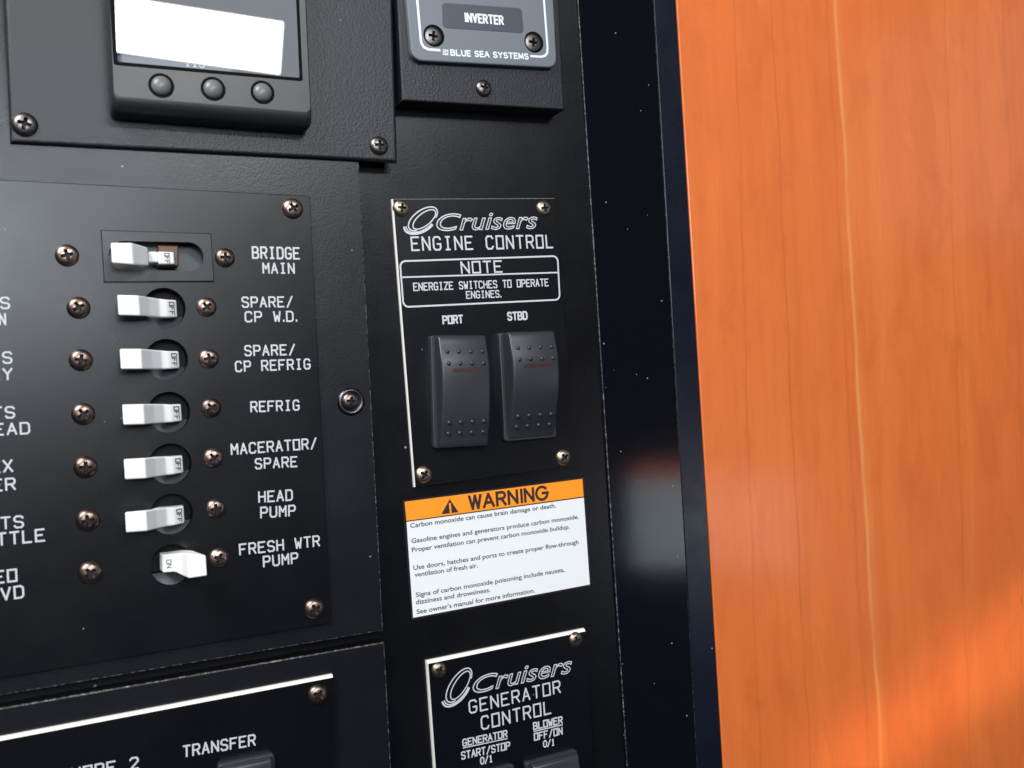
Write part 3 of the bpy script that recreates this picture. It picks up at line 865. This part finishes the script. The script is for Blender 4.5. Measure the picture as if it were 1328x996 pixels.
# ------------------------------------------------------------------ rocker switches
def rocker(parent, pxs, w, tiltp, dots=True, red=True, label=None):
    """pxs: front corners TL TR BR BL in the picture; w: plate face; tiltp: heights of the front (top, upper, middle, lower, bottom) above it."""
    hs = tiltp
    tl, tr = P(*pxs[0], w + hs[0]), P(*pxs[1], w + hs[0])
    br_, bl = P(*pxs[2], w + hs[-1]), P(*pxs[3], w + hs[-1])
    top, bot = (tl + tr) / 2, (bl + br_) / 2
    ctr = (top + bot) / 2
    ey = (top - bot); H = ey.length; ey = ey.normalized(); ex = Vector((ey.y, -ey.x))
    Wd = ((tr - tl).length + (br_ - bl).length) / 2
    def hz(t):                                                    # t 0 top .. 1 bottom, smooth through the five heights
        f = t * 4; i = min(3, int(f)); q = f - i
        p0, p1, p2, p3 = hs[max(0, i - 1)], hs[i], hs[i + 1], hs[min(4, i + 2)]
        return .5 * (2 * p1 + (p2 - p0) * q + (2 * p0 - 5 * p1 + 4 * p2 - p3) * q * q + (3 * p1 - p0 - 3 * p2 + p3) * q ** 3)
    mb = MB(); nv = 32; r = 1.0
    cols = [(-Wd / 2, -99), (-Wd / 2, -r), (-Wd / 2 + r * .12, -r * .5), (-Wd / 2 + r * .4, -r * .15), (-Wd / 2 + r, 0), (Wd / 2 - r, 0), (Wd / 2 - r * .4, -r * .15), (Wd / 2 - r * .12, -r * .5), (Wd / 2, -r), (Wd / 2, -99)]
    ts = [0, .006, .015, .03] + [.03 + .94 * k / nv for k in range(1, nv)] + [.97, .985, .994, 1]
    drop = {0: 1.2, 1: .55, 2: .2, len(ts) - 1: 1.0, len(ts) - 2: .45, len(ts) - 3: .15}
    verts = []
    for k, t in enumerate(ts):
        for x, dz in cols:
            z = (w - .5) if dz < -50 else max(w + .1, w + hz(t) + dz - drop.get(k, 0))
            q = top + (bot - top) * t + ex * x
            verts.append((q.x, q.y, z))
    nc = len(cols); f = []
    for k in range(len(ts) - 1):
        for i in range(nc - 1):
            f.append((k * nc + i, (k + 1) * nc + i, (k + 1) * nc + i + 1, k * nc + i + 1))
    mb.add(verts, f)
    for k in (0, len(ts) - 1):
        idx = [k * nc + i for i in range(nc)]
        mb.add([verts[i] for i in idx], [tuple(range(nc)) if k == 0 else tuple(range(nc))[::-1]])
    o = part('rocker_switch', mb, MT['rocker'], parent, (ctr.x, ctr.y, w), label, smooth=True)
    md = o.modifiers.new('edges', 'EDGE_SPLIT'); md.split_angle = .7
    # the low frame the rocker sits in
    cs = [ctr + ex * (sx * (Wd / 2 + 1.5)) + ey * (sy * (H / 2 + 0.2) ) for sx, sy in ((-1, -1), (1, -1), (1, 1), (-1, 1))]
    mb = slab(cs, w + .02, w + 2.2, .4, r=1.2)
    part('frame', mb, MT['rocker'], o, (ctr.x, ctr.y, w))
    if dots:
      for rows in ((.150, .255), (.775, .872)):
        mb = MB()
        for rt in rows:
            for cx in (-.35, -.115, .13, .37):
                q = top + (bot - top) * rt + ex * (cx * Wd)
                z = w + hz(rt)
                lv = [(circle(q, .92 * math.cos(a), 14), z - .15 + .85 * math.sin(a)) for a in (0, .35, .7, 1.05, 1.35)]
                rings(mb, lv, bottom=False)
        part('grip_dots', mb, MT['rocker'], o, (ctr.x, ctr.y, w), smooth=True)
    if red:
        mb = MB(); vs = []; fs = []
        for k in range(5):
            t = .298 + .036 * k / 4
            for x in (-.27, .33):
                q = top + (bot - top) * t + ex * (x * Wd)
                vs.append((q.x, q.y, w + hz(t) + .05))
        mb.add(vs, [(2 * k, 2 * k + 2, 2 * k + 3, 2 * k + 1) for k in range(4)])
        part('indicator_lens', mb, MT['red'], o, (ctr.x, ctr.y, w))
    return o
rocker(tp, [(290, 996), (353, 984), (358, 1117), (295, 1129)], TW, (5.5, 6.5, 6.0, 4.5, 3), False, False)

# ------------------------------------------------------------------ upper plate and display
UW = 8.4
upo = (50, 90, 0)
up = thing('mounting_plate', 'grained black mounting plate carrying the display, above the breaker panel', 'mounting plate', upo)
part('plate', slab([P(3, -60, UW), P(13, 185, UW), P(516, 210.5, UW), P(508, -60, UW)], BW + .03, UW, 1.3, 4), MT['vinyl'], up)
screw('dark', 32, 161, UW, up, 1.08, .3); screw('dark', 492, 188.5, UW, up, .98, 0)

DW = UW + 11
dpo = (65, 100, UW)
dp = thing('display', 'small grey cased display with a glossy screen and three round buttons', 'display', dpo)
outer = quad([(134, -90), (144, 147), (404.5, 167), (393, -75)], DW - 3)
def casing():
    base = ccw(outer); mb = MB()
    ds = []                                                       # the lower edge rolls away from the face more than the sides
    for i in range(4):
        e = (base[(i + 1) % 4] - base[i]).normalized()
        ds.append(5.0 if e.x > .7 else 1.0)
    lv = [(rounded(base, 2.2), UW + .02), (rounded(base, 2.2), DW - 6.0)]
    for k in range(1, 9):
        a = math.pi / 2 * k / 8
        lv.append((rounded(inset(base, [q * (1 - math.cos(a)) for q in ds]), 2.2), DW - 6.0 + 6.0 * math.sin(a)))
    rings(mb, lv)
    return mb
ca = part('casing', casing(), MT['casing'], dp, smooth=True)
gp = quad([(139, -60), (147.2, 84.2), (392.6, 105.6), (386, -45)], DW)
part('gasket', slab(gp, DW - .4, DW + .10, .08, r=1.0), MT['gasket'], dp)
sp_ = inset(ccw(gp), 1.1)
scr = part('screen', slab(sp_, DW - .3, DW + .16, .05, r=.8), MT['glass'], dp)
text_part('115', (240, 85.5), (265, 87.8), 11, DW + .17, scr, 'lcd', weight=.07, gap=1.6, name='digits')
for x, y in ((209.3, 111), (276.5, 115.3), (340.5, 119.8)):
    q = P(x, y, DW)
    rg = MB(); rings(rg, [(circle(q, 4.15), DW - .3), (circle(q, 4.15), DW + .05)])
    b = part('button', MB(), MT['dome'], dp, (q.x, q.y, DW))
    mb = MB()
    rings(mb, [(circle(q, 3.25 * math.cos(a), 32), DW - .1 + 1.75 * math.sin(a)) for a in (0, .25, .5, .75, 1.0, 1.25, 1.45)])
    old = b.data
    b.data = mb.mesh('button', MT['dome'], (q.x, q.y, DW), True)
    bpy.data.meshes.remove(old)
    part('ring', rg, MT['gasket'], b, (q.x, q.y, DW))

# ------------------------------------------------------------------ inverter panel
IW = 10.0
FW = IW + 2.6
ipo = (165, 105, 0)
ip = thing('inverter_panel', 'blue grey INVERTER remote panel on a raised black box', 'remote panel', ipo)
part('mounting_box', slab([P(512.5, -60, IW), P(521.5, 130.5, IW), P(732, 142.5, IW), P(722, -60, IW)], 0.02, IW, .7, 3), MT['vinyl'], ip)
fq = quad([(521.5, -60), (534.5, 78.3), (722.5, 88), (715, -60)], FW)
fp = part('face_plate', slab(fq, IW + .02, FW, .6, 3, r=4.2), MT['grey'], ip)
part('label_strip', slab(quad([(573, 3.5), (574.2, 36), (679, 43), (676.3, 10.8)], FW), FW - .2, FW + .12, .06, r=1.6), MT['strip'], fp)
text_part('INVERTER', (603.6, 27.8), (652.4, 31.6), 10.2, FW + .13, fp, 'pale', weight=.12, table=ROUND, gap=2.2)
text_part('BLUE SEA SYSTEMS', (585, 71.6), (685, 76.6), 6.6, FW, fp, 'pale', weight=.14, table=ROUND, gap=1.9, space=3.0)
mb = MB()
lp = [P(x, y, FW) for x, y in ((538, -40), (541, 0), (545.5, 50))] + [P(x, y, FW) for x, y in ((546.5, 56), (549.5, 61), (555, 64), (570, 65.2))]
ribbon(mb, lp, .50, FW + .06)
part('border_line', mb, MT['pale'], fp)
mb = MB()
rp = [P(x, y, FW) for x, y in ((688.5, 72.8), (702, 73.6), (707, 72.2), (709.6, 68.5), (710, 62), (705.3, 0), (702, -40))]
ribbon(mb, rp, .45, FW + .06)
part('border_line', mb, MT['pale'], fp)
mb = MB()
q = [P(x, y, FW) for x, y in ((574.6, 64.8), (580.8, 65.2), (580.9, 71.2), (574.9, 70.8))]
ribbon(mb, q, .16, FW + .06, True)
ribbon(mb, [P(x, y, FW) for x, y in ((579.7, 66.8), (577.2, 66.6), (576.6, 68.2), (577.4, 69.6), (579.8, 69.8))], .2, FW + .075)
part('emblem', mb, MT['pale'], fp)
for x, y in ((562.5, 46.2), (692.2, 54.5)):
    q = P(x, y, FW)
    mb = MB(); rings(mb, [(circle(q, 4.2), FW - .2), (circle(q, 4.2), FW + .08)])
    s = screw('flat', x, y, FW + .1, ip, 1.02, .1)
    part('recess_ring', mb, MT['gasket'], s, (q.x, q.y, FW + .1))
    s.children[0].rotation_euler = (0, 0, 0)
screw('dark', 628, 114, IW, ip, .92, .25)

# ------------------------------------------------------------------ engine control plate
EW = 1.7
epo = P(625, 445, 0)
ep = thing('engine_control_panel', 'black ENGINE CONTROL plate with two tall rocker switches', 'switch panel', (epo.x, epo.y, 0))
epl = part('engraved_plate', cored([P(508.5, 257.8, EW), P(537.5, 632, EW), P(747, 602.8, EW), P(719.5, 256.8, EW)], .02, EW, .2), [MT['plate'], MT['core']], ep)
emblem_part((525, 268, 566.5, 304.5), math.radians(-1), EW, epl, .24)
outline_part('C', (567, 299), (599, 298.2), 21.5, EW, epl, .24)
outline_part('ruisers', (596.5, 298.2), (697.5, 296), 23, EW, epl, .205)
text_part('ENGINE CONTROL', (534.5, 324.6), (717, 321), 16.2, EW, epl, weight=.068, gap=2.3)
bx = quad([(518.6, 338.8), (723, 332), (726, 388.6), (523.2, 398.2)], EW)
mb = MB()
ribbon(mb, rounded(bx, 2.2, 5), .34, EW + .06, True)
ribbon(mb, [P(521.5, 359.6, EW), P(723.5, 353.4, EW)], .30, EW + .075)
part('note_box', mb, MT['ink'], epl)
text_part('NOTE', (599, 354.4), (651, 352.6), 14.2, EW, epl, weight=.075)
text_part('ENERGIZE SWITCHES TO OPERATE', (536.8, 376.8), (711, 370.6), 9.0, EW, epl, weight=.085, gap=1.9)
text_part('ENGINES.', (605.2, 386.9), (649.5, 385.2), 8.6, EW, epl, weight=.085, gap=1.9)
text_part('PORT', (575, 419.8), (600, 418.4), 9.4, EW, epl, weight=.115, gap=1.8)
text_part('STBD', (659, 415), (683.4, 413.8), 9.4, EW, epl, weight=.115, gap=1.8)
for x, y in ((521, 269.5), (706, 269.8)): screw('brass', x, y, EW, ep, .97)
for x, y in ((550, 615.6), (731.6, 593.4)): screw('brass', x, y, EW, ep, 1.0)
rocker(ep, [(567.9, 436.4), (630.6, 433.2), (633.2, 578.2), (571, 581)], EW, (6.4, 9.2, 9.4, 8.0, 5.2), label='left rocker, under PORT, nearly level')
rocker(ep, [(660.3, 431), (718.6, 429), (718.8, 568), (658, 570.6)], EW, (8.2, 10.6, 10.2, 6.8, 2.2), label='right rocker, under STBD, pushed in at the bottom')

# ------------------------------------------------------------------ warning label
wo = P(645, 712, 0)
wl = thing('warning_label', 'orange and white WARNING sticker about carbon monoxide on the black wall', 'sticker', (wo.x, wo.y, 0))
oq = quad([(522, 649), (533.6, 804.4), (767.2, 760.2), (757.6, 618.6)], .1)
part('backing', slab(oq, .01, .12, .03, r=.6), MT['border'], wl)
iq = inset(ccw(oq), .75)
part('white_field', slab(quad([(527.3, 677.0), (535.8, 801.2), (765, 758), (757.2, 645.4)], .2), .125, .2, .02), MT['paper'], wl)
part('orange_band', slab(quad([(524.8, 650.8), (527.2, 675.6), (756.9, 643.9), (755.4, 621)], .2), .125, .2, .02), MT['orange'], wl)
mb = MB()
tq = [P(x, y, .2) for x, y in ((572.4, 666.8), (594.6, 664.2), (583.2, 647.2))]
mb.add([(q.x, q.y, .26) for q in tq], [(0, 1, 2)] if (tq[1] - tq[0]).cross(tq[2] - tq[0]) > 0 else [(0, 2, 1)])
ts = part('hazard_triangle', mb, MT['print'], wl)
mb = MB()
ribbon(mb, [P(583.3, 653.3, .2), P(584, 660.6, .2)], .42, .30)
ribbon(mb, [P(584.2, 663.0, .2), P(584.3, 663.9, .2)], .42, .31)
part('exclamation_mark', mb, MT['orange'], ts)
text_part('WARNING', (609.5, 660.3), (710.5, 646.6), 16.4, .2, wl, 'print', weight=.108, table=ROUND, gap=1.7)
def z8(x, y): return (500 + x / 4.743, 610 + y / 4.743)
for t, x0, y0, x1, y1 in (('Carbon monoxide can cause brain damage or death.', 152, 354, 1048, 228),
                          ('Gasoline engines and generators produce carbon monoxide.', 160, 448, 1188, 297),
                          ('Proper ventilation can prevent carbon monoxide buildup.', 162, 503, 1133, 358),
                          ('Use doors, hatches and ports to create proper flow-through', 172, 613, 1187, 452),
                          ('ventilation of fresh air.', 178, 656, 567, 597),
                          ('Signs of carbon monoxide poisoning include nausea,', 187, 780, 1100, 622),
                          ('dizziness and drowsiness.', 187, 825, 645, 747),
                          ("See owner's manual for more information.", 192, 884, 918, 750)):
    font_part(t, z8(x0, y0), z8(x1, y1), 6.0, .2, wl, 'fine', name='fine_print', offset=.013)

# ------------------------------------------------------------------ generator control plate
GW = 2.5
go = P(660, 930, 0)
gp_ = thing('generator_control_panel', 'black GENERATOR CONTROL plate with a white upper edge, below the warning sticker', 'switch panel', (go.x, go.y, 0))
gpl = part('engraved_plate', cored([P(554, 858, GW), P(759.5, 815.8, GW), P(777, 1130, GW), P(577, 1180, GW)], .02, GW, .95), [MT['plate'], MT['core']], gp_)
emblem_part((572.5, 871.5, 613.5, 913), math.radians(9), GW, gpl, .22)
outline_part('C', (614, 899.5), (646, 892.6), 21.5, GW, gpl, .235)
outline_part('ruisers', (643, 893), (742, 871.5), 23, GW, gpl, .20)
text_part('GENERATOR', (609.2, 925), (726.5, 897.8), 15.6, GW, gpl, weight=.066, gap=2.2)
text_part('CONTROL', (625, 946), (714.5, 924.8), 16.2, GW, gpl, weight=.066, gap=2.2)
text_part('GENERATOR', (600.4, 967.6), (657.4, 955.4), 8.4, GW, gpl, weight=.10, gap=1.8, underline=True)
text_part('START/STOP', (598.8, 984.6), (661, 971), 9.0, GW, gpl, weight=.095, gap=1.8)
text_part('0/1', (623.5, 991), (638.6, 987.5), 8.4, GW, gpl, weight=.10, gap=1.4)
text_part('BLOWER', (692.2, 946), (729, 937.6), 8.4, GW, gpl, weight=.11, gap=1.8, underline=True)
text_part('OFF/ON', (693.2, 960), (729, 951.8), 8.6, GW, gpl, weight=.10, gap=1.8)
text_part('0/1', (705, 969), (719, 966.2), 8.0, GW, gpl, weight=.10, gap=1.4)
screw('brass', 570, 869.6, GW, gp_, .95); screw('brass', 747.6, 830.3, GW, gp_, .95)
rocker(gp_, [(692, 992), (751, 980.5), (758, 1118), (699, 1130)], GW, (6.5, 7.5, 7, 5.5, 4), True, False)
rocker(gp_, [(609, 1011), (668, 1000), (676, 1140), (616, 1150)], GW, (6.5, 7.5, 7, 5.5, 4), True, False)
